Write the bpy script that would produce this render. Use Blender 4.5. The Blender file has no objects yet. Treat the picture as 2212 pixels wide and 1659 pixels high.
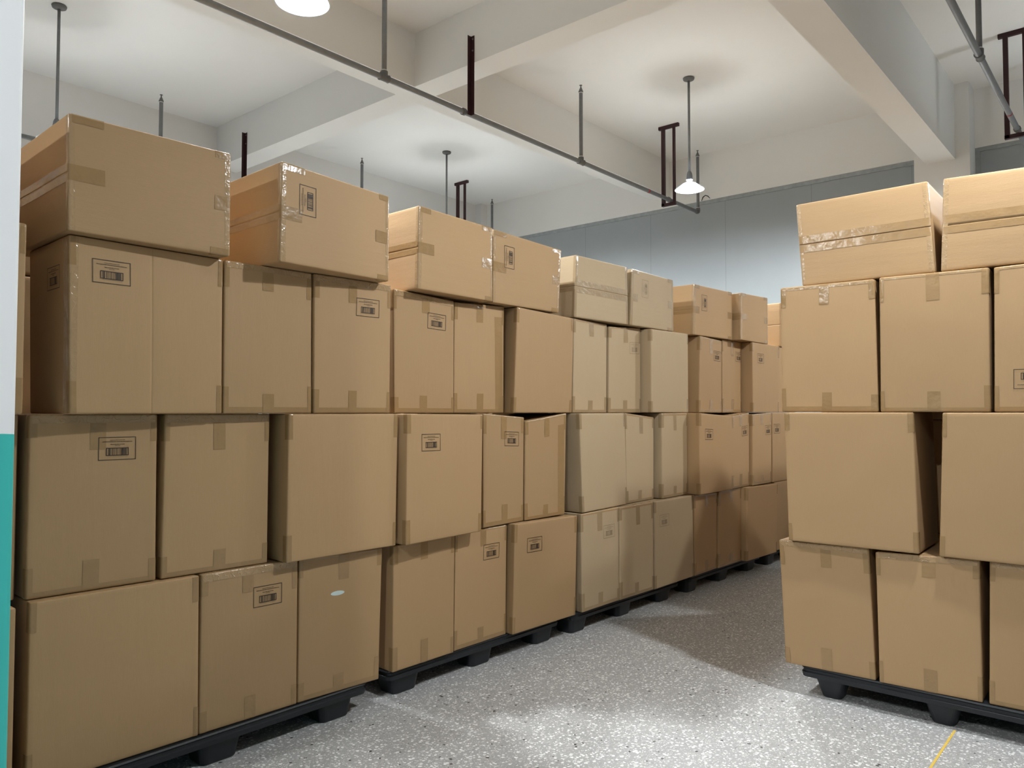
import bpy, bmesh, math, random
from mathutils import Vector, Matrix, noise
C = bpy.context.scene.collection
SC = bpy.context.scene
rng = random.Random(7)

# ------------------------------------------------------------------ materials
def new_mat(name):
    m = bpy.data.materials.new(name); m.use_nodes = True
    nt = m.node_tree; b = nt.nodes['Principled BSDF']
    return m, nt, b
def N(nt, t, **kw):
    n = nt.nodes.new(t)
    for k, v in kw.items(): setattr(n, k, v)
    return n
def inp(nt, node, sock, val):
    s = node.inputs[sock]
    if isinstance(val, bpy.types.NodeSocket): nt.links.new(val, s)
    else: s.default_value = val
def math_node(nt, op, a, b=None, clamp=False):
    n = N(nt, 'ShaderNodeMath', operation=op); n.use_clamp = clamp
    inp(nt, n, 0, a)
    if b is not None: inp(nt, n, 1, b)
    return n.outputs[0]
def mixc(nt, f, a, b, mode='MIX'):
    n = N(nt, 'ShaderNodeMix', data_type='RGBA', blend_type=mode)
    inp(nt, n, 0, f); inp(nt, n, 6, a); inp(nt, n, 7, b)
    return n.outputs[2]
def ramp(nt, f, stops, interp='LINEAR'):
    n = N(nt, 'ShaderNodeValToRGB'); r = n.color_ramp; r.interpolation = interp
    while len(r.elements) < len(stops): r.elements.new(0.5)
    for e, (p, c) in zip(r.elements, stops):
        e.position = p; e.color = (c, c, c, 1) if isinstance(c, (int, float)) else (*c, 1)
    inp(nt, n, 0, f); return n.outputs[0]
def noise_tex(nt, co, scale, detail=3, rough=.55):
    n = N(nt, 'ShaderNodeTexNoise'); inp(nt, n, 'Vector', co)
    n.inputs['Scale'].default_value = scale; n.inputs['Detail'].default_value = detail; n.inputs['Roughness'].default_value = rough
    return n.outputs[0]
def mapping(nt, co, scale=(1, 1, 1), loc=None):
    n = N(nt, 'ShaderNodeMapping'); inp(nt, n, 'Vector', co); n.inputs['Scale'].default_value = scale
    if loc is not None: inp(nt, n, 'Location', loc)
    return n.outputs[0]
def bump(nt, b, h, strength, dist):
    n = N(nt, 'ShaderNodeBump'); n.inputs['Strength'].default_value = strength; n.inputs['Distance'].default_value = dist
    inp(nt, n, 'Height', h); nt.links.new(n.outputs[0], b.inputs['Normal'])

def cardboard(name, col, streak):
    m, nt, b = new_mat(name)
    tc = N(nt, 'ShaderNodeTexCoord'); oi = N(nt, 'ShaderNodeObjectInfo')
    sh = math_node(nt, 'MULTIPLY', oi.outputs['Random'], 37.0)
    add = N(nt, 'ShaderNodeVectorMath', operation='ADD')
    nt.links.new(tc.outputs['Object'], add.inputs[0]); nt.links.new(sh, add.inputs[1])
    co = add.outputs[0]
    fib = noise_tex(nt, mapping(nt, co, streak), 260, 4, .7)
    blot = noise_tex(nt, co, 5.0, 3)
    fine = noise_tex(nt, co, 900, 2)
    c1 = mixc(nt, math_node(nt, 'MULTIPLY', fib, .55), (*[x * .93 for x in col], 1), (*[min(1, x * 1.13) for x in col], 1))
    c2 = mixc(nt, math_node(nt, 'MULTIPLY', blot, .5), c1, (col[0] * .93, col[1] * .90, col[2] * .84, 1))
    v = math_node(nt, 'MULTIPLY_ADD', oi.outputs['Random'], .13)
    nt.nodes[-1].inputs[2].default_value = .935
    hs = N(nt, 'ShaderNodeHueSaturation'); inp(nt, hs, 'Color', c2); inp(nt, hs, 'Value', v)
    nt.links.new(hs.outputs[0], b.inputs['Base Color'])
    b.inputs['Roughness'].default_value = .62; b.inputs['Specular IOR Level'].default_value = .35
    hgt = math_node(nt, 'ADD', math_node(nt, 'MULTIPLY', fib, .7), math_node(nt, 'ADD', math_node(nt, 'MULTIPLY', fine, .3), math_node(nt, 'MULTIPLY', noise_tex(nt, mapping(nt, co, streak), 16, 2), 2.5)))
    bump(nt, b, hgt, .25, .0025)
    return m
KRAFT = (.415, .268, .137)
PALE = (.45, .342, .215)
M_card = cardboard('kraft_cardboard', KRAFT, (1, 1, .12))
M_card_flat = cardboard('kraft_cardboard_lying', KRAFT, (.10, .10, 1))
M_pale = cardboard('pale_cardboard', PALE, (1, 1, .12))
M_pale_flat = cardboard('pale_cardboard_lying', PALE, (.10, .10, 1))

def tape_mat(name, col, crumple):
    m, nt, b = new_mat(name)
    tc = N(nt, 'ShaderNodeTexCoord'); oi = N(nt, 'ShaderNodeObjectInfo')
    add = N(nt, 'ShaderNodeVectorMath', operation='ADD')
    nt.links.new(tc.outputs['Object'], add.inputs[0]); nt.links.new(math_node(nt, 'MULTIPLY', oi.outputs['Random'], 19.0), add.inputs[1])
    co = add.outputs[0]
    n1 = noise_tex(nt, co, 22, 2); n2 = noise_tex(nt, mapping(nt, co, (1, 1, .4)), 90, 2)
    fold = math_node(nt, 'ABSOLUTE', math_node(nt, 'SUBTRACT', noise_tex(nt, co, 30, 1), .5))
    fold = ramp(nt, fold, [(0, 1), (.035, 0)])
    c = mixc(nt, n1, (*[x * .93 for x in col], 1), (*[x * 1.08 for x in col], 1))
    nt.links.new(c, b.inputs['Base Color'])
    b.inputs['Roughness'].default_value = .20
    h = math_node(nt, 'ADD', n1, math_node(nt, 'ADD', math_node(nt, 'MULTIPLY', n2, .12 * crumple), math_node(nt, 'MULTIPLY', fold, .10 * crumple)))
    bump(nt, b, h, .22 + .16 * crumple, .010)
    return m
M_tape = tape_mat('brown_packing_tape', (.315, .198, .092), .25)
M_tape_pale = tape_mat('tan_packing_tape', (.34, .245, .140), .35)
M_tape_clear = tape_mat('clear_packing_tape', (.385, .258, .138), 1.0)
M_film = tape_mat('crumpled_clear_tape', (.385, .255, .135), 2.2)

def ink_mat(name, strength):
    m, nt, b = new_mat(name)
    uv = N(nt, 'ShaderNodeTexCoord').outputs['UV']
    sx = N(nt, 'ShaderNodeSeparateXYZ'); nt.links.new(uv, sx.inputs[0]); u, v = sx.outputs[0], sx.outputs[1]
    def band(x, lo, hi):
        return math_node(nt, 'MULTIPLY', math_node(nt, 'GREATER_THAN', x, lo), math_node(nt, 'LESS_THAN', x, hi))
    def rect(u0, u1, v0, v1): return math_node(nt, 'MULTIPLY', band(u, u0, u1), band(v, v0, v1))
    def frame(u0, u1, v0, v1, t):
        return math_node(nt, 'SUBTRACT', rect(u0, u1, v0, v1), rect(u0 + t, u1 - t, v0 + t * 1.55, v1 - t * 1.55))
    def mx(a, c): return math_node(nt, 'MAXIMUM', a, c)
    ink = mx(frame(.005, .995, .008, .992, .018), frame(.205, .800, .195, .535, .020))
    wn = N(nt, 'ShaderNodeTexWhiteNoise', noise_dimensions='1D')
    nt.links.new(math_node(nt, 'FLOOR', math_node(nt, 'MULTIPLY', u, 118.0)), wn.inputs['W'])
    bars = math_node(nt, 'MULTIPLY', rect(.262, .745, .222, .508), math_node(nt, 'GREATER_THAN', wn.outputs[0], .42))
    ink = mx(ink, math_node(nt, 'MULTIPLY', bars, .85))
    wt = N(nt, 'ShaderNodeTexNoise'); wt.inputs['Scale'].default_value = 1.0; wt.inputs['Detail'].default_value = 1
    mp = N(nt, 'ShaderNodeMapping'); mp.inputs['Scale'].default_value = (95, 60, 1); nt.links.new(uv, mp.inputs[0]); nt.links.new(mp.outputs[0], wt.inputs['Vector'])
    glyph = math_node(nt, 'GREATER_THAN', wt.outputs[0], .44)
    txt = None
    for (u0, u1, v0, v1, k) in ((.30, .70, .845, .875, .75), (.10, .895, .775, .808, .9), (.31, .69, .665, .698, .85), (.435, .575, .605, .632, .7), (.24, .76, .145, .165, .35)):
        l = math_node(nt, 'MULTIPLY', rect(u0, u1, v0, v1), k); txt = l if txt is None else mx(txt, l)
    ink = mx(ink, math_node(nt, 'MULTIPLY', txt, glyph))
    tr = N(nt, 'ShaderNodeBsdfTransparent'); ms = N(nt, 'ShaderNodeMixShader')
    nt.links.new(math_node(nt, 'MULTIPLY', ink, strength), ms.inputs[0])
    b.inputs['Base Color'].default_value = (.018, .010, .008, 1); b.inputs['Roughness'].default_value = .6
    nt.links.new(tr.outputs[0], ms.inputs[1]); nt.links.new(b.outputs[0], ms.inputs[2])
    nt.links.new(ms.outputs[0], nt.nodes['Material Output'].inputs['Surface'])
    return m
M_ink = ink_mat('printed_ink', .93)
M_ink_pale = ink_mat('faded_printed_ink', .42)

def plain(name, col, rough=.5, spec=.5, metal=0, noise_amt=.06, scale=30, bmp=0):
    m, nt, b = new_mat(name)
    co = N(nt, 'ShaderNodeTexCoord').outputs['Object']
    n = noise_tex(nt, co, scale, 4)
    c = mixc(nt, n, (*[x * (1 - noise_amt) for x in col], 1), (*[min(1, x * (1 + noise_amt)) for x in col], 1))
    nt.links.new(c, b.inputs['Base Color'])
    b.inputs['Roughness'].default_value = rough; b.inputs['Specular IOR Level'].default_value = spec; b.inputs['Metallic'].default_value = metal
    if bmp: bump(nt, b, n, bmp, .004)
    return m
M_white = plain('white_ceiling_paint', (.87, .87, .845), .75, .25, 0, .015, 2.2, .05)
M_pallet = plain('black_pallet_plastic', (.013, .0155, .019), .48, .45, 0, .2, 40, .1)
M_pipe = plain('grey_pipe_paint', (.19, .195, .20), .5, .4, 0, .18, 25, .05)
M_fit = plain('grey_cast_fitting', (.13, .13, .13), .5, .4, 0, .15, 60, .1)
M_seal = plain('white_thread_seal', (.7, .7, .68), .6)
M_brass = plain('dull_brass', (.13, .13, .125), .4, .5, .3)
M_maroon = plain('maroon_angle_iron', (.030, .0085, .0095), .55, .35, 0, .2, 30)
M_red = plain('red_paint_mark', (.30, .02, .02), .5)
M_wire = plain('black_cable', (.02, .02, .02), .5)
M_galv = plain('galvanised_track', (.34, .37, .38), .45, .5, .25, .35, 14, .1)
M_socket = plain('grey_lamp_socket', (.15, .155, .165), .5)
M_yellow = plain('yellow_floor_line', (.72, .50, .10), .6, .3, 0, .15, 30)
M_spot = plain('pale_blue_paint_spot', (.60, .70, .68), .5)

def column_mat():
    m, nt, b = new_mat('white_and_teal_paint')
    co = N(nt, 'ShaderNodeTexCoord').outputs['Object']
    sx = N(nt, 'ShaderNodeSeparateXYZ'); nt.links.new(co, sx.inputs[0])
    wob = noise_tex(nt, mapping(nt, co, (1, 1, 0)), 22, 3)
    z = math_node(nt, 'ADD', sx.outputs[2], math_node(nt, 'MULTIPLY', math_node(nt, 'SUBTRACT', wob, .5), .008))
    up = math_node(nt, 'GREATER_THAN', z, 1.461)
    smear = ramp(nt, noise_tex(nt, mapping(nt, co, (1, 1, .5)), 7, 5, .7), [(.60, 0), (.75, 1)])
    white = mixc(nt, math_node(nt, 'MULTIPLY', smear, .22), (.88, .90, .91, 1), (.5, .5, .5, 1))
    chip = ramp(nt, noise_tex(nt, mapping(nt, co, (1, 1, .55)), 15, 3), [(.735, 0), (.745, 1)])
    teal = mixc(nt, chip, (.055, .52, .475, 1), (.75, .78, .77, 1))
    nt.links.new(mixc(nt, up, teal, white), b.inputs['Base Color'])
    b.inputs['Roughness'].default_value = .55; b.inputs['Specular IOR Level'].default_value = .35
    bump(nt, b, noise_tex(nt, co, 40, 4), .08, .004)
    return m
M_column = column_mat()

def panel_mat():
    m, nt, b = new_mat('grey_partition_panel')
    co = N(nt, 'ShaderNodeTexCoord').outputs['Object']
    sx = N(nt, 'ShaderNodeSeparateXYZ'); nt.links.new(co, sx.inputs[0])
    f = math_node(nt, 'MODULO', math_node(nt, 'ADD', sx.outputs[1], 20 * 1.131 - 4.383), 1.131)
    seam = math_node(nt, 'LESS_THAN', f, .006)
    n = noise_tex(nt, co, 3, 3)
    c = mixc(nt, n, (.325, .360, .378, 1), (.355, .392, .410, 1))
    nt.links.new(mixc(nt, math_node(nt, 'MULTIPLY', seam, .45), c, (.12, .13, .14, 1)), b.inputs['Base Color'])
    b.inputs['Roughness'].default_value = .42; b.inputs['Specular IOR Level'].default_value = .4
    return m
M_panel = panel_mat()

def terrazzo():
    m, nt, b = new_mat('terrazzo_floor')
    co = N(nt, 'ShaderNodeTexCoord').outputs['Object']
    warp = N(nt, 'ShaderNodeTexNoise'); warp.inputs['Scale'].default_value = 60; nt.links.new(co, warp.inputs['Vector'])
    w = N(nt, 'ShaderNodeVectorMath', operation='SCALE'); nt.links.new(warp.outputs[1], w.inputs[0]); w.inputs['Scale'].default_value = .012
    ad = N(nt, 'ShaderNodeVectorMath', operation='ADD'); nt.links.new(co, ad.inputs[0]); nt.links.new(w.outputs[0], ad.inputs[1])
    def chips(scale, size_lo, size_hi):
        v = N(nt, 'ShaderNodeTexVoronoi'); v.inputs['Scale'].default_value = scale; nt.links.new(ad.outputs[0], v.inputs['Vector'])
        s = N(nt, 'ShaderNodeSeparateColor'); nt.links.new(v.outputs['Color'], s.inputs[0])
        thr = math_node(nt, 'MULTIPLY_ADD', s.outputs[1], size_hi - size_lo); nt.nodes[-1].inputs[2].default_value = size_lo
        return math_node(nt, 'LESS_THAN', v.outputs['Distance'], thr), s.outputs[0]
    worn = noise_tex(nt, co, 1.4, 4)
    base = mixc(nt, worn, (.38, .385, .39, 1), (.49, .49, .485, 1))
    base = mixc(nt, math_node(nt, 'MULTIPLY', noise_tex(nt, co, 300, 2), .6), base, (.22, .22, .22, 1))
    m1, r1 = chips(62, .20, .50); m2, r2 = chips(125, .2, .50)
    col2 = ramp(nt, r2, [(0, (.24, .24, .24)), (.3, (.38, .38, .38)), (.6, (.62, .61, .59)), (1, (.85, .85, .84))])
    col1 = ramp(nt, r1, [(0, (.02, .02, .02)), (.022, (.04, .035, .035)), (.028, (.33, .32, .31)), (.35, (.50, .49, .48)), (.60, (.74, .74, .73)), (1, (.88, .88, .88))])
    c = mixc(nt, math_node(nt, 'MULTIPLY', m2, .8), base, col2)
    c = mixc(nt, m1, c, col1)
    nt.links.new(c, b.inputs['Base Color'])
    b.inputs['Roughness'].default_value = .42; b.inputs['Specular IOR Level'].default_value = .35
    return m
M_floor = terrazzo()

def shade_mat():
    m, nt, b = new_mat('milky_lamp_shade')
    tr = N(nt, 'ShaderNodeBsdfTranslucent'); tr.inputs[0].default_value = (.86, .93, .96, 1)
    b.inputs['Base Color'].default_value = (.82, .90, .94, 1); b.inputs['Roughness'].default_value = .3
    ms = N(nt, 'ShaderNodeMixShader'); ms.inputs[0].default_value = .85
    nt.links.new(b.outputs[0], ms.inputs[1]); nt.links.new(tr.outputs[0], ms.inputs[2])
    nt.links.new(ms.outputs[0], nt.nodes['Material Output'].inputs['Surface'])
    return m
M_shade = shade_mat()
def bulb_mat(power):
    m, nt, b = new_mat('glowing_bulb')
    b.inputs['Base Color'].default_value = (1, 1, 1, 1)
    b.inputs['Emission Color'].default_value = (.95, .985, 1.0, 1)
    b.inputs['Emission Strength'].default_value = power
    return m
M_bulb = bulb_mat(2550.0)

# ------------------------------------------------------------------ mesh helpers
def link(name, bm, mat, parent=None, smooth=False, loc=None, rotz=0):
    me = bpy.data.meshes.new(name); bm.normal_update(); bm.to_mesh(me); bm.free()
    for p in me.polygons: p.use_smooth = smooth
    if mat: me.materials.append(mat)
    o = bpy.data.objects.new(name, me); C.objects.link(o)
    if loc is not None: o.location = loc; o.rotation_euler = (0, 0, rotz)
    if parent: o.parent = parent
    return o
def tag(o, label, cat, group=None):
    o['label'] = label; o['category'] = cat
    if group: o['group'] = group
    return o
def empty(name, loc, rotz=0):
    o = bpy.data.objects.new(name, None); C.objects.link(o); o.location = loc; o.rotation_euler = (0, 0, rotz); o.empty_display_size = .1
    return o
def structure(name, bm, mat, smooth=False):
    o = link(name, bm, mat, smooth=smooth); o['kind'] = 'structure'; return o
def box(bm, x0, x1, y0, y1, z0, z1, bev=0):
    r = bmesh.ops.create_cube(bm, size=1)
    for v in r['verts']:
        v.co = Vector((x0 + (v.co.x + .5) * (x1 - x0), y0 + (v.co.y + .5) * (y1 - y0), z0 + (v.co.z + .5) * (z1 - z0)))
    if bev:
        es = list({e for v in r['verts'] for e in v.link_edges})
        bmesh.ops.bevel(bm, geom=es, offset=bev, segments=2, affect='EDGES', profile=.5)
    return bm
def nbox(*a, bev=0): return box(bmesh.new(), *a, bev=bev)
def tube(pts, r, seg=16, caps=True):
    bm = bmesh.new(); rings = []
    pts = [Vector(p) for p in pts]
    for i, p in enumerate(pts):
        d = (pts[min(i + 1, len(pts) - 1)] - pts[max(i - 1, 0)]).normalized()
        u = d.orthogonal().normalized() if i == 0 else (rings[-1][1] - d * rings[-1][1].dot(d)).normalized()
        v = d.cross(u); rr = r[i] if isinstance(r, (list, tuple)) else r
        rings.append(([bm.verts.new(p + (u * math.cos(t) + v * math.sin(t)) * rr) for t in [2 * math.pi * k / seg for k in range(seg)]], u))
    for (a, _), (b, _) in zip(rings, rings[1:]):
        for k in range(seg): bm.faces.new((a[k], a[(k + 1) % seg], b[(k + 1) % seg], b[k]))
    if caps:
        bm.faces.new(rings[0][0][::-1]); bm.faces.new(rings[-1][0])
    bmesh.ops.recalc_face_normals(bm, faces=bm.faces[:])
    return bm
def lathe(prof, seg=32, center=(0, 0), closed=False):
    bm = bmesh.new(); rings = []
    for r, z in prof:
        rings.append([bm.verts.new((center[0] + r * math.cos(2 * math.pi * k / seg), center[1] + r * math.sin(2 * math.pi * k / seg), z)) for k in range(seg)] if r > 1e-6 else [bm.verts.new((center[0], center[1], z))])
    for a, b in zip(rings, rings[1:]):
        for k in range(seg):
            k2 = (k + 1) % seg
            if len(a) == 1 and len(b) == 1: continue
            if len(a) == 1: bm.faces.new((a[0], b[k2], b[k]))
            elif len(b) == 1: bm.faces.new((a[k], a[k2], b[0]))
            else: bm.faces.new((a[k], a[k2], b[k2], b[k]))
    bmesh.ops.recalc_face_normals(bm, faces=bm.faces[:])
    return bm

# ------------------------------------------------------------------ cartons
class Carton:
    R = .0065
    def __init__(s, tier_z, x0, y0, yaw, cor, depth, row_yaw, seed, seam=None, bulge=.004, crease=None):
        tl, tr, br, bl = [(cor[i], cor[i + 1]) for i in (0, 2, 4, 6)]
        s.w = (tr[0] + br[0] - tl[0] - bl[0]) / 2; s.h = max(tl[1], tr[1]) - tier_z - .0032; s.d = depth
        GAP = .0016
        s.zb = tier_z; s.seed = seed; s.seam = seam; s.crease = crease
        mid = (tl[0] + tr[0] + br[0] + bl[0]) / 4
        e = Vector((math.cos(yaw), math.sin(yaw), 0)); n = Vector((-math.sin(yaw), math.cos(yaw), 0))
        s.origin = Vector((x0, y0, tier_z + GAP)) + e * mid + n * (depth / 2); s.yaw = yaw
        dl = row_yaw - yaw; sx = -math.sin(dl) * depth
        d2 = depth / 2; k = .004
        s.cor = {}
        for nm, q, sg in (('tl', tl, 1), ('tr', tr, -1), ('br', br, -1), ('bl', bl, 1)):
            hz = q[1] - tier_z - (2 * GAP if nm[0] == 't' else 0)
            s.cor[nm + 'f'] = Vector((q[0] - mid, -d2, hz))
            s.cor[nm + 'b'] = Vector((q[0] - mid + sx + sg * k, d2, hz))
        r = random.Random(seed)
        s.amp = {'f': bulge * r.uniform(.3, 1.3), 'l': r.uniform(-.002, .002), 'r': r.uniform(-.002, .002)}
    def warp(s, p):
        u = p.x / s.w + .5; v = p.y / s.d + .5; t = p.z / s.h + .5
        c = s.cor
        f = (c['blf'] * (1 - u) + c['brf'] * u) * (1 - t) + (c['tlf'] * (1 - u) + c['trf'] * u) * t
        b = (c['blb'] * (1 - u) + c['brb'] * u) * (1 - t) + (c['tlb'] * (1 - u) + c['trb'] * u) * t
        return f * (1 - v) + b * v
    def surf(s, x, y, z, off=0):
        a, b, c = s.w / 2, s.d / 2, s.h / 2; R = s.R
        p = Vector((x, y, z))
        core = Vector((max(-a + R, min(a - R, x)), max(-b + R, min(b - R, y)), max(-c + R, min(c - R, z))))
        dv = p - core
        if dv.length < 1e-9: return s.warp(p)
        dv.normalize(); q = core + dv * (R + off)
        fx = 1 - (x / a) ** 2; fz = 1 - (z / c) ** 2; fy = 1 - (y / b) ** 2
        wr = noise.noise(Vector((x * 5 + s.seed, y * 5, z * 5))) * .0018
        wr += noise.noise(Vector((x * 17 + s.seed, y * 17 + 3, z * 17))) * .0007
        if y < -b + 1e-6:
            g = s.amp['f'] * fx * fz + wr * min(1, fx * 4) * min(1, fz * 4)
            if s.seam and 'f' in s.seam:
                dz = abs(z - s.seam['f'])
                if dz < .0035: g -= .006 * (1 - dz / .0035)
            if s.crease is not None:
                dx = abs(x - s.crease)
                if dx < .005: g -= .0022 * (1 - dx / .005)
            q.y -= g
        elif x < -a + 1e-6:
            g = s.amp['l'] * fy * fz + wr * min(1, fy * 4) * min(1, fz * 4)
            if s.seam and 'l' in s.seam:
                dz = abs(z - s.seam['l'])
                if dz < .0035: g -= .003 * (1 - dz / .0035)
            q.x -= g
        elif x > a - 1e-6:
            q.x += s.amp['r'] * fy * fz
        return s.warp(q)
    def lines(s, h, extra=()):
        R = s.R
        L = [-h, -h + R * .45, -h + R, -h + R * 3, -h + R * 8] + [h * k for k in (-.62, -.4, -.2, 0, .2, .4, .62)] + [h - R * 8, h - R * 3, h - R, h - R * .45, h]
        for e in extra: L = [x for x in L if abs(x - e) > .012] + [e - .009, e - .0035, e - .0015, e, e + .0015, e + .0035, e + .009]
        return sorted(L)
    def body(s):
        bm = bmesh.new(); vs = {}
        a, b, c = s.w / 2, s.d / 2, s.h / 2
        ez = sorted(set((s.seam or {}).values()))
        X, Y, Z = s.lines(a, [s.crease] if s.crease is not None else []), s.lines(b), s.lines(c, ez)
        def V(x, y, z):
            k = (round(x, 5), round(y, 5), round(z, 5))
            if k not in vs: vs[k] = bm.verts.new(s.surf(x, y, z))
            return vs[k]
        def grid(A, B, f):
            for i in range(len(A) - 1):
                for j in range(len(B) - 1):
                    q = [f(A[i], B[j]), f(A[i + 1], B[j]), f(A[i + 1], B[j + 1]), f(A[i], B[j + 1])]
                    try: bm.faces.new(q)
                    except ValueError: pass
        grid(X, Z, lambda x, z: V(x, -b, z)); grid(X, Z, lambda x, z: V(x, b, z))
        grid(Y, Z, lambda y, z: V(-a, y, z)); grid(Y, Z, lambda y, z: V(a, y, z))
        grid(X, Y, lambda x, y: V(x, y, -c)); grid(X, Y, lambda x, y: V(x, y, c))
        bmesh.ops.recalc_face_normals(bm, faces=bm.faces[:])
        return bm
    def un(s, u, z, off):
        """a point on the sheet that wraps the front: u along the front from its left edge, z from the base; past an edge it folds round it"""
        a, b, c = s.w / 2, s.d / 2, s.h / 2
        x = u - a; zz = z - c
        if x < -a: return s.surf(-a, -b + (-a - x), max(-c, min(c, zz)), off)
        if x > a: return s.surf(a, -b + (x - a), max(-c, min(c, zz)), off)
        if zz > c: return s.surf(x, -b + (zz - c), c, off)
        if zz < -c: return s.surf(x, -b + (-c - zz), -c, off)
        return s.surf(x, -b, zz, off)
    def sheet(s, u0, u1, z0, z1, off=.0011, skew=0., n=7):
        bm = bmesh.new()
        def cuts(lo, hi, marks):
            L = [lo + (hi - lo) * i / n for i in range(n + 1)]
            for m in marks:
                if lo - .02 < m < hi + .02: L += [x for x in (m - s.R, m - s.R * .45, m, m + s.R * .45, m + s.R) if lo < x < hi]
            L = sorted(L); o = [L[0]]
            for x in L[1:]:
                if x - o[-1] > .0012: o.append(x)
            return o
        U = cuts(u0, u1, (0, s.w)); Zs = cuts(z0, z1, (0, s.h))
        uv = bm.loops.layers.uv.new()
        g = [[bm.verts.new(s.un(u + skew * (z - (z0 + z1) / 2), z, off)) for z in Zs] for u in U]
        for i in range(len(U) - 1):
            for j in range(len(Zs) - 1):
                f = bm.faces.new((g[i][j], g[i + 1][j], g[i + 1][j + 1], g[i][j + 1]))
                for l, (ii, jj) in zip(f.loops, ((i, j), (i + 1, j), (i + 1, j + 1), (i, j + 1))):
                    l[uv].uv = ((U[ii] - u0) / (u1 - u0), (Zs[jj] - z0) / (z1 - z0))
        return bm

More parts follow.
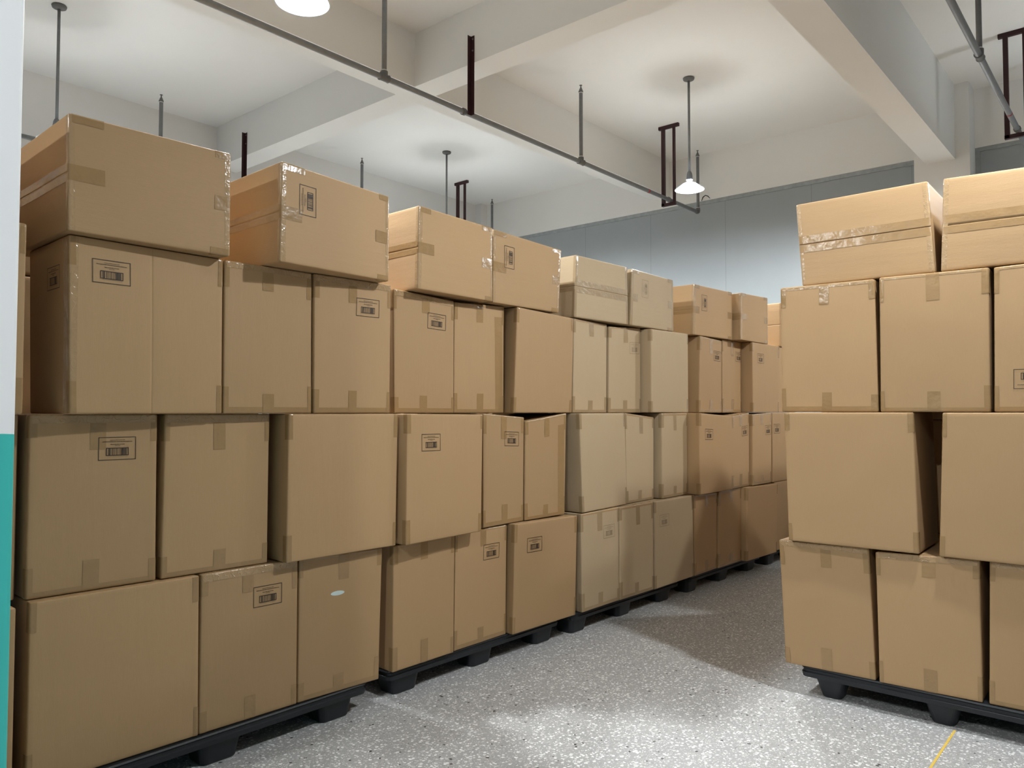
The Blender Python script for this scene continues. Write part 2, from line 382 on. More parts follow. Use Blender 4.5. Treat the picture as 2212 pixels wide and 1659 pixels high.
ZL = [.145, .812, 1.490, 2.156, 2.602]; ZR = [.155, .812, 1.497, 2.175, 2.625]
LEFT = {
'S1':(0,0.480,3.090,-0.0111,[0.000,0.812,0.452,0.812,0.452,0.145,0.000,0.145]),
'S2':(1,0.505,3.200,0.0000,[0.000,1.490,0.455,1.490,0.455,0.812,0.000,0.812]),
'S3':(2,0.460,3.000,0.0000,[0.000,2.156,0.452,2.156,0.452,1.490,0.000,1.490]),
'A1':(0,0.986,3.125,-0.0364,[0.000,0.812,0.625,0.812,0.631,0.145,0.000,0.145]),
'A2':(0,1.622,3.105,-0.0374,[0.000,0.812,0.461,0.812,0.462,0.145,-0.001,0.145]),
'A3':(0,2.093,3.091,-0.0760,[0.000,0.812,0.470,0.805,0.452,0.145,-0.002,0.145]),
'A4':(0,2.649,3.073,-0.0102,[0.002,0.799,0.452,0.812,0.444,0.145,0.000,0.145]),
'A5':(0,3.111,3.081,-0.0050,[0.006,0.812,0.450,0.807,0.441,0.145,-0.003,0.145]),
'A6':(0,3.575,3.034,-0.0344,[0.012,0.812,0.632,0.804,0.609,0.145,-0.009,0.145]),
'A7':(0,4.252,3.010,-0.0116,[-0.005,0.809,0.453,0.812,0.459,0.145,0.007,0.145]),
'A8':(0,4.712,3.000,-0.0321,[-0.002,0.810,0.451,0.812,0.449,0.145,0.002,0.145]),
'A9':(0,5.165,2.977,-0.0091,[0.001,0.812,0.613,0.810,0.626,0.145,0.003,0.145]),
'A10':(0,5.794,2.968,0.0051,[0.000,0.812,0.436,0.800,0.411,0.145,0.013,0.145]),
'A11':(0,6.227,2.957,-0.0240,[0.010,0.808,0.445,0.812,0.430,0.145,-0.010,0.145]),
'A12':(0,6.676,2.897,-0.0467,[0.011,0.812,0.658,0.802,0.618,0.145,-0.010,0.145]),
'A13':(0,7.345,2.900,-0.0220,[0.000,0.812,0.455,0.812,0.455,0.145,0.000,0.145]),
'B1':(1,0.994,3.191,-0.0525,[0.000,1.490,0.460,1.490,0.464,0.812,-0.001,0.812]),
'B2':(1,1.482,3.163,-0.0538,[0.003,1.490,0.475,1.490,0.472,0.812,-0.005,0.812]),
'B3':(1,2.021,3.085,-0.0422,[0.003,1.490,0.644,1.490,0.633,0.812,-0.003,0.812]),
'B4':(1,2.687,3.018,0.0399,[0.006,1.490,0.617,1.485,0.606,0.812,0.001,0.812]),
'B5':(1,3.326,3.066,0.0396,[0.008,1.490,0.406,1.465,0.396,0.812,0.010,0.812]),
'B6':(1,3.738,3.073,-0.0082,[-0.002,1.440,0.428,1.490,0.405,0.812,-0.008,0.812]),
'B7':(1,4.244,3.007,0.0543,[-0.015,1.489,0.606,1.490,0.640,0.812,0.022,0.812]),
'B8':(1,4.889,3.056,0.0327,[-0.005,1.490,0.437,1.456,0.428,0.812,0.012,0.812]),
'B9':(1,5.361,3.021,0.0084,[0.009,1.488,0.435,1.490,0.429,0.812,-0.000,0.812]),
'B10':(1,5.805,2.918,-0.0139,[0.000,1.490,0.630,1.459,0.606,0.812,-0.005,0.812]),
'B11':(1,6.440,2.924,0.0410,[0.010,1.459,0.412,1.490,0.396,0.812,0.001,0.812]),
'B12':(1,6.860,2.912,-0.0212,[0.001,1.474,0.435,1.490,0.406,0.812,-0.008,0.812]),
'B13':(1,7.305,2.900,-0.0220,[0.000,1.490,0.455,1.490,0.455,0.812,0.000,0.812]),
'C1':(2,1.059,3.019,0.0138,[-0.006,2.156,0.598,2.156,0.602,1.490,0.008,1.490]),
'C2':(2,1.669,3.029,-0.0219,[-0.003,2.156,0.428,2.156,0.433,1.490,0.000,1.490]),
'C3':(2,2.135,3.052,-0.0370,[-0.002,2.156,0.457,2.156,0.453,1.490,0.002,1.490]),
'C4':(2,2.676,3.108,-0.0009,[-0.005,2.156,0.452,2.138,0.451,1.490,0.006,1.490]),
'C5':(2,3.140,3.120,-0.0067,[0.004,2.137,0.439,2.156,0.435,1.490,-0.001,1.490]),
'C6':(2,3.621,3.060,0.0264,[0.021,2.156,0.641,2.143,0.615,1.490,-0.016,1.490]),
'C7':(2,4.317,3.124,0.0200,[0.015,2.156,0.442,2.147,0.430,1.490,-0.006,1.490]),
'C8':(2,4.771,3.125,-0.0131,[0.007,2.134,0.443,2.156,0.440,1.490,-0.004,1.490]),
'C9':(2,5.220,3.029,0.0120,[0.003,2.147,0.626,2.156,0.622,1.490,0.002,1.490]),
'C10':(2,6.038,3.032,0.0097,[0.022,2.156,0.452,2.142,0.437,1.490,-0.014,1.490]),
'C11':(2,6.494,3.036,0.0050,[0.011,2.156,0.424,2.156,0.415,1.490,0.000,1.490]),
'C12':(2,6.929,2.935,-0.0231,[0.001,2.156,0.632,2.156,0.600,1.490,-0.002,1.490]),
'C13':(2,7.575,2.950,-0.0220,[0.000,2.156,0.455,2.156,0.455,1.490,0.000,1.490]),
'D0':(3,0.195,3.000,0.0000,[0.000,2.602,0.640,2.602,0.640,2.156,0.000,2.156]),
'D1':(3,1.043,3.010,-0.0197,[-0.003,2.590,0.627,2.598,0.629,2.156,0.004,2.156]),
'D2':(3,1.870,2.932,0.0555,[0.003,2.605,0.648,2.592,0.651,2.156,-0.001,2.156]),
'D3':(3,2.769,3.025,0.0314,[0.006,2.611,0.621,2.604,0.622,2.156,-0.001,2.156]),
'D4':(3,3.415,3.064,-0.0184,[0.002,2.606,0.675,2.584,0.643,2.156,-0.001,2.156]),
'D5':(3,4.322,3.105,-0.0449,[0.008,2.598,0.636,2.597,0.644,2.156,-0.010,2.156]),
'D6':(3,4.994,3.070,-0.0214,[0.018,2.593,0.638,2.584,0.640,2.156,-0.010,2.156]),
'D7':(3,5.973,3.044,-0.0700,[0.002,2.596,0.666,2.596,0.658,2.156,-0.019,2.156]),
'D8':(3,6.662,2.931,-0.0057,[0.015,2.592,0.627,2.613,0.625,2.156,-0.002,2.156]),
'D9':(3,7.620,2.930,-0.0156,[0.000,2.602,0.640,2.602,0.640,2.156,0.000,2.156]),
}
RIGHT = {
'R1':(0,4.134,1.598,-1.5326,[-0.014,0.809,0.440,0.812,0.464,0.155,0.013,0.155]),
'R2':(0,4.159,1.125,-1.5261,[-0.003,0.799,0.449,0.812,0.450,0.155,0.006,0.155]),
'R3':(0,4.200,0.646,-1.5400,[0.008,0.812,0.460,0.812,0.450,0.155,-0.006,0.155]),
'R4':(1,4.174,1.582,-1.5408,[-0.009,1.4965,0.631,1.497,0.646,0.812,0.008,0.812]),
'R5':(1,4.190,0.833,-1.5560,[0.013,1.496,0.650,1.497,0.640,0.812,-0.013,0.812]),
'R6':(2,4.110,1.570,-1.5708,[-0.008,2.175,0.470,2.171,0.479,1.497,-0.007,1.497]),
'R7':(2,4.110,1.068,-1.5708,[-0.007,2.175,0.466,2.169,0.460,1.497,-0.011,1.497]),
'R8':(2,4.120,0.586,-1.5700,[0.003,2.168,0.458,2.175,0.455,1.497,-0.008,1.497]),
'R9':(3,4.135,1.489,-1.5708,[-0.008,2.625,0.634,2.630,0.659,2.175,0.021,2.175]),
'R10':(3,4.135,0.806,-1.5700,[0.021,2.627,0.650,2.605,0.640,2.175,0.002,2.175]),
'R11':(3,4.845,1.180,-1.5708,[0.000,2.605,0.640,2.605,0.640,2.175,0.000,2.175]),
'R12':(2,4.800,1.180,-1.5708,[0.000,2.175,0.640,2.175,0.640,1.455,0.000,1.455]),
'R13':(1,4.850,1.180,-1.5708,[0.000,1.455,0.640,1.455,0.640,0.812,0.000,0.812]),
'R15':(0,4.850,1.600,-1.5708,[0.000,0.812,0.410,0.812,0.410,0.155,0.000,0.155]),
'R16':(1,4.850,1.600,-1.5708,[0.000,1.455,0.410,1.455,0.410,0.812,0.000,0.812]),
'R17':(2,4.800,1.600,-1.5708,[0.000,2.175,0.410,2.175,0.410,1.455,0.000,1.455]),
'R18':(1,4.850,0.530,-1.5708,[0.000,1.455,0.640,1.455,0.640,0.812,0.000,0.812]),
'R19':(2,4.800,0.530,-1.5708,[0.000,2.175,0.640,2.175,0.640,1.455,0.000,1.455]),
'R40':(0,4.850,0.530,-1.5708,[0.000,0.812,0.640,0.812,0.640,0.155,0.000,0.155]),
'R14':(0,4.850,1.180,-1.5708,[0.000,0.812,0.640,0.812,0.640,0.155,0.000,0.155]),
}
# printed marks: centre along the front, height above the base, width, height
MARK = {'C1':(.150,.542),'B1':(.305,.541),'A2':(.308,.527),'C3':(.309,.530),'C4':(.313,.524),'B4':(.174,.523),'B5':(.265,.531),'A5':(.304,.522),
'A6':(.184,.522),'D2':(.144,.300),'D4':(.145,.298),'D6':(.19,.301),'D7':(.169,.289),'A7':(.330,.509),'A9':(.146,.510),'C8':(.348,.504),
'C10':(.337,.512),'C11':(.344,.522),'C12':(.175,.517),'B10':(.166,.501),'B11':(.286,.516),'B12':(.338,.512),'B13':(.100,.519),'R8':(.145,.150)}
TEXT = {
'S1':"dim cardboard box behind the teal column foot, a sliver left of the bottom layer",
'S2':"cardboard box behind the teal and white column, a sliver beside the long row's second layer",
'S3':"cardboard box behind the white column, a sliver beside the long row's third layer",
'A1':"wide plain cardboard box nearest the teal column in the long row's bottom layer",
'A2':"cardboard box with printed barcode mark, middle of the nearest pallet's bottom layer",
'A3':"cardboard box with a small pale blue spot, right end of the nearest pallet's bottom layer",
'A4':"unmarked cardboard box at left of the second pallet's bottom layer, top in shade",
'A5':"narrow barcode-marked cardboard box, middle of the second pallet's bottom layer",
'A6':"wide cardboard box with small printed mark, right end of the second pallet's bottom layer",
'A7':"pale cardboard box with taped rounded corners, left end of the third pallet's bottom layer",
'A8':"unmarked pale cardboard box with crescent of light, middle of third pallet's bottom layer",
'A9':"pale wide cardboard box crossed by a diagonal shadow, right end of third pallet's bottom layer",
'A10':"shaded cardboard box at left of the dark fourth pallet's bottom layer",
'A11':"shaded cardboard box in the middle of the dark fourth pallet's bottom layer",
'A12':"darkest wide cardboard box standing forward, right end of the fourth pallet's bottom layer",
'A13':"dark cardboard box sliver in the bottom layer, just left of the right-hand stack",
'B1':"cardboard box with glinting tape and barcode mark, second layer beside the teal column",
'B2':"unmarked cardboard box with glossy taped top, middle of the nearest pallet's second layer",
'B3':"wide plain cardboard box jutting forward, right end of the nearest pallet's second layer",
'B4':"wide barcode-marked cardboard box at left of the second pallet's second layer",
'B5':"narrow barcode-marked cardboard box, middle of the second pallet's second layer",
'B6':"cardboard box with sunken shaded top and wide right tape, second pallet's second layer",
'B7':"pale wide cardboard box with lit left side, left end of third pallet's second layer",
'B8':"pale unmarked cardboard box with dented top, middle of third pallet's second layer",
'B9':"pale narrow cardboard box at right end of the third pallet's second layer",
'B10':"wide cardboard box with printed mark, left end of the fourth pallet's second layer",
'B11':"narrow marked cardboard box with torn top, middle of the fourth pallet's second layer",
'B12':"cardboard box with mark near its right edge, right end of fourth pallet's second layer",
'B13':"marked cardboard box partly behind the right-hand stack, second layer beyond the fourth pallet",
'C1':"wide creased cardboard box with barcode mark, third layer beside the white column",
'C2':"unmarked cardboard box with broad tape at top centre, third layer of the nearest pallet",
'C3':"cardboard box with crumpled top and tilted barcode mark, right end of nearest pallet's third layer",
'C4':"barcode-marked cardboard box with sagging top, left end of the second pallet's third layer",
'C5':"unmarked cardboard box with long tape down its top, middle of second pallet's third layer",
'C6':"wide plain cardboard box with visible left side, right end of second pallet's third layer",
'C7':"pale unmarked cardboard box with centre tape, left end of the third pallet's third layer",
'C8':"pale cardboard box with faint printed mark, middle of the third pallet's third layer",
'C9':"pale wide plain cardboard box, right end of the third pallet's third layer",
'C10':"marked cardboard box with wide visible left side, left end of fourth pallet's third layer",
'C11':"narrow marked cardboard box with folded top corner, middle of fourth pallet's third layer",
'C12':"wide cardboard box with mark at upper left, right end of fourth pallet's third layer",
'C13':"cardboard box hidden under the farthest top box, third layer of the fifth pallet",
'D0':"top-layer cardboard box hidden behind the white column",
'D1':"largest top-layer cardboard box with glaring tape, above the nearest pallet by the white column",
'D2':"top-layer cardboard box with sideways barcode mark, right one of two above the nearest pallet",
'D3':"top-layer cardboard box with wrinkled left edge and no mark, above the second pallet",
'D4':"top-layer cardboard box with sideways mark, right one above the second pallet",
'D5':"pale top-layer cardboard box with tape across its middle, above the third pallet",
'D6':"pale top-layer cardboard box with faint sideways mark, right one above the third pallet",
'D7':"top-layer cardboard box with sideways mark and lit left side, above the fourth pallet",
'D8':"unmarked top-layer cardboard box with wrinkled tape, right one above the fourth pallet",
'D9':"farthest top-layer cardboard box of the long row, partly behind the right-hand stack",
'R1':"plain cardboard box at the aisle corner of the right-hand stack's bottom layer",
'R2':"cardboard box in the middle of the right-hand stack's bottom layer, partly shaded top",
'R3':"third cardboard box of the right-hand stack's bottom layer, cut by the photo's edge",
'R4':"wide plain cardboard box at the aisle end of the right-hand stack's second layer",
'R5':"wide cardboard box right of the dark gap in the right-hand stack's second layer",
'R6':"cardboard box with centre tapes, aisle end of the right-hand stack's third layer",
'R7':"cardboard box with long brown tape, middle of the right-hand stack's third layer",
'R8':"cardboard box with upside-down printed mark, right-hand stack's third layer",
'R9':"tilted bright cardboard box with taped seam, left one atop the right-hand stack",
'R10':"brightest cardboard box with gaping taped seam, right one atop the right-hand stack",
'R11':"cardboard box seen between the two top boxes of the right-hand stack, behind them",
'R12':"cardboard box in the rear of the right-hand stack's third layer",
'R13':"dark cardboard box deep in the gap of the right-hand stack's second layer",
**{k: 'cardboard box in the rear row of the right-hand stack, behind its front boxes' for k in ('R15', 'R16', 'R17', 'R18', 'R19', 'R40')},
'R14':"cardboard box in the rear of the right-hand stack's bottom layer",
}
PALES = {'A7','A8','A9','B7','B8','B9','C7','C8','C9','D5','D6'}
cartons = {}
NEARER = {'B3': .985, 'B4': .985, 'C1': 1.014, 'C2': 1.014, 'B1': .992, 'B2': .992, 'R1': .9926, 'R2': .988, 'R3': .984, 'R4': .976, 'R5': .976}
def build_carton(k, rec, ZT, row_yaw, group):
    t, x0, y0, yaw, cor = rec
    kf = NEARER.get(k, 1); x0 *= kf; y0 *= kf; cor = [c * kf if i % 2 == 0 else c for i, c in enumerate(cor)]
    w = (cor[2] + cor[4] - cor[0] - cor[6]) / 2
    seed = sum(ord(c) * (i + 3) for i, c in enumerate(k)) + 11
    r = random.Random(seed)
    wide = w > .53
    depth = .655 if t == 3 else (.455 if wide else .64)
    if k[0] == 'R' and (11 <= int(k[1:]) < 20 or k == 'R40'): depth = .44
    if k[0] == 'R' and 20 <= int(k[1:]) < 40: depth = .64
    endface = k in ('R9', 'R10', 'D5')
    h = max(cor[1], cor[3]) - ZT[t]
    seam = None
    if t == 3:
        seam = {'f': 0.0} if k in ('R9', 'R10') else ({'l': 0.0, 'f': 0.0} if k == 'D5' else {'l': 0.0})
        if k == 'R10': seam = {'f': -.005}
    crease = .0 if k == 'C1' else None
    zb = cor[5] if k in ('R12', 'R17', 'R19') else ZT[t]
    h = max(cor[1], cor[3]) - zb
    ct = Carton(zb, x0, y0, yaw, cor, depth, row_yaw, seed, seam, crease=crease)
    pale = k in PALES
    mat = (M_pale_flat if pale else M_card_flat) if t == 3 else (M_pale if pale else M_card)
    o = link('cardboard_box', ct.body(), mat, smooth=True, loc=ct.origin, rotz=yaw)
    # the mesh is centred in z on mid height by surf(); it is laid from the base by warp()
    tag(o, TEXT[k], 'box', group)
    W, H = ct.w, ct.h
    tm = M_tape_pale if pale else M_tape
    def strip(u0, u1, z0, z1, mat=None, skew=0, off=None, n=7):
        link('tape_strip', ct.sheet(u0, u1, z0, z1, off or r.uniform(.0009, .0014), skew or r.uniform(-.02, .02), n), mat or tm, parent=o, smooth=True)
    far = x0 > 7.28 or k in ('S1', 'S2', 'D0', 'R12', 'R14', 'R13') or (k[0] in 'RL' and int(k[1:]) >= 14)
    if far: pass
    elif t < 3:
        if not wide:
            cx = W * .5 + r.uniform(-.015, .015); tw = r.uniform(.024, .029)
            strip(cx - tw, cx + tw, -.03, r.uniform(.085, .13))
            cx = W * .5 + r.uniform(-.02, .02)
            strip(cx - tw, cx + tw, H - r.uniform(.10, .155), H + .035)
        for side in (0, 1):
            for top in (0, 1):
                L = r.uniform(.085, .13)
                e = r.uniform(.018, .032)
                u0, u1 = (-.03, e) if side == 0 else (W - e, W + .03)
                z0, z1 = (.001, L) if not top else (H - L, H - .001)
                strip(u0, u1, z0, z1)
        if not wide and k not in ('A2', 'A4', 'R1', 'R2'):
            strip(.012, W - .012, -.02, r.uniform(.018, .03), off=.0007, n=16)
        if not wide:
            strip(.010, W - .010, H - r.uniform(.012, .022), H + .025, mat=M_tape_clear, off=.0007, n=18)
        if k in ('C5', 'B6'):
            strip(W - .085, W - .018, .02, H - .07, off=.0006, skew=-.02, n=14)
        if k == 'C1': strip(-.06, .028, .002, H - .002, off=.0005, mat=M_tape_clear, n=14)
        if k in ('B1', 'B2', 'C2', 'C3', 'C4', 'R1', 'R2', 'R3', 'A2'):
            strip(.008, W - .008, H - r.uniform(.026, .036), H + .03, mat=M_film, off=.0015, n=30)
    else:
        tmv = M_tape_clear if not pale else tm
        strip(-.022, r.uniform(.02, .03), .004, H - .004, mat=tmv, off=.0007, n=14)
        strip(W - r.uniform(.02, .028), W + .022, .004, H - .004, mat=tmv, off=.0007, n=14)
        if k in ('R9', 'R10', 'D5'):
            strip(.004, W - .004, H * .5 + .004, H * .5 + .045, off=.0010, n=24, skew=.0001)
            strip(.004, W - .004, H * .5 - .045, H * .5 - .004, off=.0010, n=24, skew=.0001)
        else:
            L = r.uniform(.09, .13); strip(-.02, L, H * .5 - .03, H * .5 + .03, n=10)
            L = r.uniform(.07, .11); strip(W - L, W + .02, H * .5 - .03, H * .5 + .03, n=10)
            strip(.012, r.uniform(.09, .13), H - .032, H + .02); strip(W - r.uniform(.06, .10), W - .008, H - .03, H + .02)
            strip(W - r.uniform(.06, .10), W - .008, -.02, .028)
        if k.startswith('D'):
            d = ct.d
            strip(-d + .03, -.012, H * .5 - .034, H * .5 + .034, n=22, skew=.0001, off=.0012)
    if k in MARK:
        cx, cz = MARK[k]
        lying = t == 3
        lw, lh = (.094, .140) if lying else (.142, .092)
        bm = ct.sheet(cx - lw / 2, cx + lw / 2, cz - lh / 2, cz + lh / 2, .0018, .03 if k in ('C3', 'C4', 'A5') else .0001, 4)
        uvl = bm.loops.layers.uv.active
        for f in bm.faces:
            for l in f.loops:
                u, v = l[uvl].uv
                if lying: l[uvl].uv = (v, 1 - u)
                elif k == 'R8': l[uvl].uv = (1 - u, 1 - v)
        m = link('printed_mark', bm, M_ink_pale if pale else M_ink, parent=o, smooth=True)
        m['label'] = 'printed frame with text lines and barcode'
    if k == 'C1':
        bm = ct.sheet(-.235, -.095, .475, .565, .0018, .0001, 4)
        link('printed_mark', bm, M_ink, parent=o, smooth=True)['label'] = 'printed frame on the shaded side'
    if k == 'A3':
        bm = bmesh.new(); pts = [ct.un(.205 + .038 * math.cos(a), .475 + .011 * math.sin(a), .0015) for a in [2 * math.pi * i / 20 for i in range(20)]]
        bm.faces.new([bm.verts.new(p) for p in pts])
        link('paint_spot', bm, M_spot, parent=o)['label'] = 'pale blue spot'
    cartons[k] = (o, ct)
for k, rec in LEFT.items(): build_carton(k, rec, ZL, -.02, 'cartons of the long row')
ZB = [.145, .795, 1.450, 2.110, 2.56]
REAR = 'cardboard box standing in the rear row behind the front boxes of the long row'
for i, X in enumerate((-.42, .24, .985, 1.70, 2.66, 3.38, 4.24, 4.92, 5.80, 6.50, 7.34, 8.02)):
    for t in range(4 if i < 4 else 3):
        k = 'L%d' % (20 + i * 4 + t); TEXT[k] = REAR
        build_carton(k, (t, X, 3.835 - .02 * (X - 3), 0, [0, ZB[t + 1], .64, ZB[t + 1], .64, ZB[t], 0, ZB[t]]), ZB, -.02, 'rear cartons of the long row')
for k, rec in RIGHT.items(): build_carton(k, rec, ZR, -1.565, 'cartons of the right-hand stack')
for i, (X, W_) in enumerate(((5.58, .455), (6.045, .455), (6.90, .64), (7.55, .64))):
    for t in range(4):
        if t == 3 and i == 0: continue
        k = 'R%d' % (20 + i * 4 + t); TEXT[k] = 'cardboard box in the stacks standing behind the right-hand stack'
        X3 = (0, -.25, .35, .35)[i] if t == 3 else 0; w_ = .64 if t == 3 else W_
        build_carton(k, (t, X + X3, .72 if t == 3 else .96, 0, [0, ZR[t + 1], w_, ZR[t + 1], w_, ZR[t], 0, ZR[t]]), ZR, 0, 'cartons behind the right-hand stack')

# ------------------------------------------------------------------ pallets
def rounded(bm, hx, hy, z, r, seg=5):
    vs = []
    for cx, cy, a0 in ((hx - r, hy - r, 0), (-hx + r, hy - r, 90), (-hx + r, -hy + r, 180), (hx - r, -hy + r, 270)):
        for i in range(seg + 1):
            a = math.radians(a0 + 90 * i / seg); vs.append(bm.verts.new((cx + r * math.cos(a), cy + r * math.sin(a), z)))
    return vs
def loft(secs):
    bm = bmesh.new(); rings = [rounded(bm, *s) for s in secs]
    for a, b in zip(rings, rings[1:]):
        for k in range(len(a)): bm.faces.new((a[k], a[(k + 1) % len(a)], b[(k + 1) % len(a)], b[k]))
    bm.faces.new(rings[0]); bm.faces.new(rings[-1])
    bmesh.ops.recalc_face_normals(bm, faces=bm.faces[:])
    return bm
def pallet(cx, cy, yaw, hx, hy, foot_x, foot_y, fhx, fhy, label, hs=1.0, tap=0.0):
    o = link('plastic_pallet', loft([(hx, hy, .1445, .03), (hx + .004, hy + .004, .138, .034), (hx - .004, hy - .004, .130, .03), (hx - .004, hy - .004, .119, .03), (hx + .003, hy + .003, .115, .033),
                                     (hx - .002, hy - .002, .093, .03), (hx - .016, hy - .016, .090, .03), (hx - .018, hy - .018, .118, .03)]), M_pallet, loc=(cx, cy, 0), rotz=yaw)
    for v in o.data.vertices: v.co.z *= hs
    tag(o, label, 'pallet', 'black plastic pallets')
    for fx in foot_x:
        for fy in foot_y:
            bm = loft([(fhx, fhy, .119, .035), (fhx, fhy, .098, .035), (fhx - .008, fhy - .006, .092, .032), (fhx - .024 - tap, fhy - .018 - tap, .006, .03), (fhx - .028 - tap, fhy - .022 - tap, .0, .028)])
            for v in bm.verts: v.co.x += fx; v.co.y += fy; v.co.z *= hs
            link('foot', bm, M_pallet, parent=o, smooth=False)
    return o
fy = (-.43, 0, .43)
for (x0, x1, yf, feet, lab) in (
    (.965, 2.495, 3.085, (1.14, 1.735, 2.33), 'black plastic pallet under the boxes nearest the teal column'),
    (2.66, 4.09, 3.085, (2.80, 3.385, 3.965), 'second black plastic pallet of the long row from the teal column'),
    (4.215, 5.63, 3.03, (4.315, 4.875, 5.45), 'third black plastic pallet, under the pale cardboard boxes'),
    (5.79, 7.17, 2.99, (5.885, 6.45, 7.02), 'fourth black plastic pallet, in the shade beyond the pale boxes'),
    (7.33, 8.72, 2.94, (7.43, 8.0, 8.57), 'farthest black plastic pallet, mostly behind the right-hand stack')):
    cx = (x0 + x1) / 2
    pallet(cx, yf + .53, -.02, (x1 - x0) / 2, .53, [f - cx for f in feet], fy, .105, .085, lab)
pallet(-.27 + .5, 3.66, 0, .70, .53, (-.5, 0, .56), fy, .105, .085, 'black plastic pallet behind the teal column foot')
for X, hx in ((7.54, .64), (6.04, .47)):
    pallet(X, .94, 0, hx, .66, (-hx + .14, 0, hx - .14), (-.52, 0, .52), .09, .075, 'black plastic pallet in the stacks behind the right-hand stack', .155 / .145)
pallet(4.66, .84, 0, .535, .66, (-.44, 0, .44), (-.52, 0, .52), .09, .080, 'black plastic pallet under the right-hand stack of boxes', .155 / .145, .012)

# ------------------------------------------------------------------ building shell
XF, YL, YR, XB, ZC = 9.5, 8.8, -5.2, -9.0, 5.0
structure('floor', nbox(XB - .2, XF + .3, YR - .2, YL + .2, -.12, 0), M_floor)
structure('ceiling', nbox(XB - .2, XF + .3, YR - .2, YL + .2, ZC, ZC + .15), M_white)
structure('wall_left', nbox(XB, XF + .2, YL, YL + .2, 0, ZC), M_white)
structure('wall_right', nbox(XB, XF + .2, YR - .2, YR, 0, ZC), M_panel)
structure('wall_front', nbox(XB - .2, XB, YR - .2, YL + .2, 0, ZC), M_panel)
structure('wall_back', nbox(XF + .02, XF + .2, YR - .2, YL + .2, 0, 4.36), M_panel)
structure('ceiling_beam', nbox(XF, XF + .2, YR, YL, 4.358, ZC), M_white)
structure('ceiling_beam', nbox(XB, XF, 5.20, 5.465, 4.5, ZC), M_white)
structure('ceiling_beam', nbox(XB, XF, 1.63, 1.91, 4.19, ZC), M_white)
structure('ceiling_beam', nbox(XB, XF, -1.95, -1.68, 4.5, ZC), M_white)
for (x0, x1) in ((4.71, 4.98), (.03, .30)):
    for (y0, y1) in ((5.465, YL), (1.91, 5.20), (-1.68, 1.63), (YR, -1.95)):
        structure('ceiling_beam', nbox(x0, x1, y0, y1, 4.5, ZC), M_white)
structure('column', nbox(9.2, XF + .02, 1.495, 2.03, 0, ZC), M_white)
structure('column', nbox(9.36, XF, 8.66, YL, 0, ZC), M_white)
structure('column', nbox(-.10, .446, 1.50, 2.03, 0, ZC, bev=.006), M_column)
bm = nbox(XF + .006, XF + .02, 2.03, YL, 4.308, 4.357)
structure('trim_1', bm, M_galv)
structure('trim_2', nbox(XF + .006, XF + .02, YR, 1.495, 4.315, 4.357), M_galv)
structure('trim_3', nbox(XF + .006, XF + .02, 1.45, 1.495, 0, 4.315), M_galv)
structure('trim_4', nbox(-1.5, 4.13, .778, .788, 0, .0015), M_yellow)

# ------------------------------------------------------------------ lamps
def lamp(x, y, label, zl=3.82):
    o = empty('pendant_lamp', (x, y, ZC)); tag(o, label, 'lamp', 'pendant lamps')
    P = lambda prof, seg=32: lathe([(r, z - ZC) for r, z in prof], seg)
    link('ceiling_rose', P([(0, ZC), (.055, ZC), (.06, ZC - .006), (.055, ZC - .022), (.03, ZC - .034), (0, ZC - .034)]), M_fit, o, True)
    link('rod', tube([(0, 0, -.03), (0, 0, zl + .175 - ZC)], .0125), M_pipe, o, True)
    link('lamp_socket', P([(0, zl + .19), (.018, zl + .185), (.026, zl + .165), (.030, zl + .14), (.033, zl + .112), (.036, zl + .100), (.030, zl + .092), (.024, zl + .084), (.022, zl + .074), (0, zl + .074)]), M_socket, o, True)
    sd = link('lamp_shade', P([(.031, zl + .074), (.040, zl + .070), (.075, zl + .054), (.115, zl + .024), (.146, zl + .002), (.152, zl - .003), (.153, zl - .007), (.147, zl - .006), (.113, zl + .018), (.073, zl + .048), (.038, zl + .064), (.031, zl + .069), (.031, zl + .074)], 48), M_shade, o, True)
    link('bulb', P([(0, zl + .064), (.026, zl + .062), (.036, zl + .054), (.054, zl + .038), (.061, zl + .026), (.060, zl + .012), (.052, zl - .002), (.036, zl - .012), (.018, zl - .017), (0, zl - .018)]), M_bulb, sd, True)
    return o
lamp(2.461, 3.66, 'lit pendant lamp hanging over the nearest pallet, cut by the top edge')
lamp(7.212, 3.714, 'lit pendant lamp hanging on its grey rod before the grey partition')
lamp(2.386, 7.168, 'pendant lamp on a grey rod rising behind the largest top-layer box')
lamp(7.175, 7.277, 'pendant lamp on a thin grey rod rising behind the second pallet')
for (x, y) in ((3.7, .4), (8.1, .25), (-1.6, -.1), (-2.3, 3.66)):
    lamp(x, y, 'lit pendant lamp of the ceiling grid outside the view')

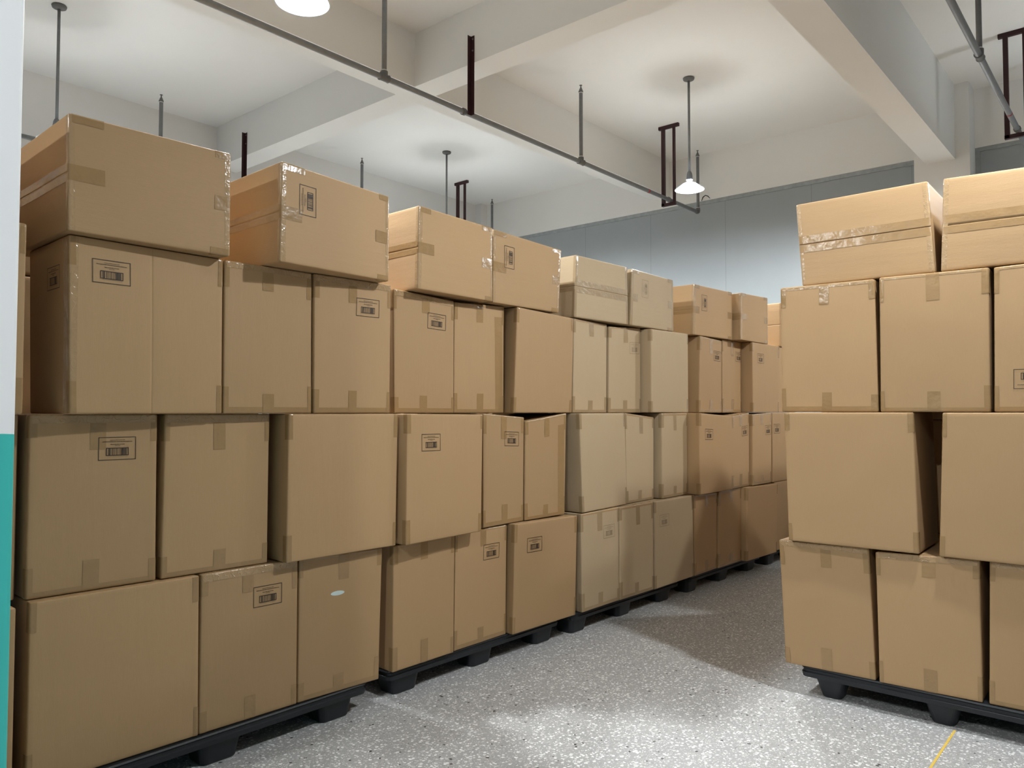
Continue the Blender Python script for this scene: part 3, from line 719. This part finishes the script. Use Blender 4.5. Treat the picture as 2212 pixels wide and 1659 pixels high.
# ------------------------------------------------------------------ sprinkler pipes
def pipe_run(y, x0, x1, z, risers, label, end_elbow=True):
    o = empty('sprinkler_pipe', (x0, y, z)); tag(o, label, 'pipe', 'grey sprinkler pipes')
    Lx = x1 - x0
    link('main_pipe', tube([(0, 0, 0), (Lx, 0, 0)], .0225), M_pipe, o, True)
    for rx in risers:
        x = rx - x0; top = 4.80 - z
        rs = link('riser', tube([(x, 0, .03), (x, 0, top)], .0195), M_pipe, o, True)
        link('thread_seal', tube([(x, 0, .052), (x, 0, .060)], .0215), M_seal, rs, True)
        hd = link('sprinkler_head', lathe([(r, zz) for r, zz in ((0, top - .004), (.024, top - .004), (.024, top + .012), (.018, top + .018), (.016, top + .032), (.009, top + .042), (.006, top + .060), (.004, top + .066), (.016, top + .070), (.015, top + .073), (0, top + .073))], 16), M_brass, rs, True)
        for v in hd.data.vertices: v.co.x += x
        link('thread_seal', tube([(x, 0, top - .012), (x, 0, top - .004)], .0215), M_seal, rs, True)
        if rx < x1 - .01:
            f = tube([(x - .045, 0, 0), (x - .042, 0, 0), (x - .03, 0, 0), (x + .03, 0, 0), (x + .042, 0, 0), (x + .045, 0, 0)], [.024, .031, .028, .028, .031, .024])
            link('tee_fitting', f, M_fit, o, True)
            link('tee_fitting', tube([(x, 0, 0), (x, 0, .048), (x, 0, .050)], [.028, .029, .023]), M_fit, o, True)
        else:
            link('elbow_fitting', tube([(x - .05, 0, 0), (x - .02, 0, 0), (x - .006, 0, .006), (x, 0, .02), (x, 0, .05)], .0275), M_fit, o, True)
    link('red_band', tube([(7.72 - x0, 0, 0), (7.75 - x0, 0, 0)], .0232), M_red, o, True)
    return o
pipe_run(4.51, -3.0, 8.985, 4.07, (-1.5, 1.13, 3.77, 6.385, 8.985), 'long grey sprinkler pipe crossing the ceiling above the boxes')
pipe_run(8.05, -3.0, 8.985, 4.07, (-1.5, 1.13, 3.68, 6.36, 8.95), 'grey sprinkler pipe with risers half hidden behind the top-layer boxes')
pipe_run(.955, -3.0, 8.985, 4.07, (-1.5, 1.13, 3.75, 6.33, 8.985), 'grey sprinkler pipe running above the right-hand stack')

def ring(x0, x1, y, z, r0, r1, seg=20):
    bm = lathe([(r0, x0), (r1, x0), (r1, x1), (r0, x1), (r0, x0)], seg)
    for v in bm.verts: v.co = Vector((v.co.z, y + v.co.x, z + v.co.y))
    return bm
def bracket(x, y, z0, z1, label):
    o = empty('hanging_bracket', (x, y, z0)); tag(o, label, 'bracket', 'maroon pipe brackets')
    h = z1 - z0
    bm = nbox(-.004, 0, -.070, -.030, 0, h); box(bm, -.044, -.0045, -.034, -.030, 0, h)
    bmesh.ops.remove_doubles(bm, verts=bm.verts[:], dist=1e-5)
    ai = link('angle_iron', bm, M_maroon, o)
    link('pipe_clamp', ring(-.075, -.047, .0, .025, .0236, .030), M_fit, o, True)
    for zz in (h - .03, h - .13):
        link('bolt', tube([(-.012, -.055, zz), (-.004, -.055, zz)], .007, 8), M_fit, ai)
bracket(4.708, 4.51, 4.045, 4.735, 'single maroon angle iron holding the long pipe against a ceiling beam')
bracket(4.708, 8.16, 4.045, 4.765, 'maroon angle iron against the beam, behind the two nearest top-layer boxes')
def hanger(x, y, py, label):
    o = empty('pipe_hanger', (x, y, ZC)); tag(o, label, 'hanger', 'maroon pipe hangers')
    zb = 4.03 - ZC
    link('top_bar', nbox(-.02, .02, -.14, .13, -.04, 0, bev=.003), M_maroon, o)
    link('upright', nbox(-.02, .02, .052, .092, zb - .02, -.038, bev=.002), M_maroon, o)
    link('upright', nbox(-.016, .016, -.088, -.060, zb - .02, -.038, bev=.002), M_maroon, o)
    link('bottom_bar', nbox(-.02, .02, -.09, .094, zb - .025, zb + .012, bev=.003), M_maroon, o)
    link('pipe_clamp', ring(-.06, -.03, py - y, 4.07 - ZC, .0236, .030), M_fit, o, True)
hanger(8.26, 4.53, 4.51, 'maroon double hanger holding the far end of the long pipe beside the lamp')
hanger(8.27, 8.07, 8.05, 'maroon double hanger rising behind the second pallet, next to a thin rod')
hanger(8.25, .965, .955, 'maroon double hanger at the photo edge, above the right-hand stack')
o = link('hanging_wire', tube([(9.47, 4.70, 4.352), (9.46, 4.675, 4.395), (9.46, 4.64, 4.415), (9.46, 4.605, 4.40), (9.465, 4.575, 4.365)], [.005, .008, .006, .006, .004], 8), M_wire, smooth=True)
tag(o, 'short dark loop of wire sticking out above the partition track', 'wire')

# ------------------------------------------------------------------ camera and look
F_PX = 1650.0; yaw = math.radians(40.46); pitch = math.atan((889 - 829.5) / F_PX)
cam = bpy.data.cameras.new('camera'); co = bpy.data.objects.new('camera', cam); C.objects.link(co)
cam.sensor_fit = 'HORIZONTAL'; cam.sensor_width = 36; cam.lens = 36 * F_PX / 2212
cam.clip_start = .05; cam.clip_end = 100
co.location = (0, 0, 1.5)
fwd = Vector((math.cos(yaw) * math.cos(pitch), math.sin(yaw) * math.cos(pitch), math.sin(pitch)))
co.rotation_euler = fwd.to_track_quat('-Z', 'Y').to_euler()
SC.camera = co
w = bpy.data.worlds.new('world'); SC.world = w; w.use_nodes = True
w.node_tree.nodes['Background'].inputs[0].default_value = (.6, .65, .7, 1); w.node_tree.nodes['Background'].inputs[1].default_value = .02
vs = SC.view_settings
SC.display_settings.display_device = 'sRGB'
vs.view_transform = 'Standard'; vs.look = 'None'; vs.exposure = 0.0; vs.gamma = 1.0; vs.use_curve_mapping = False
SC.cycles.max_bounces = 10; SC.cycles.diffuse_bounces = 3; SC.cycles.sample_clamp_indirect = 6.0
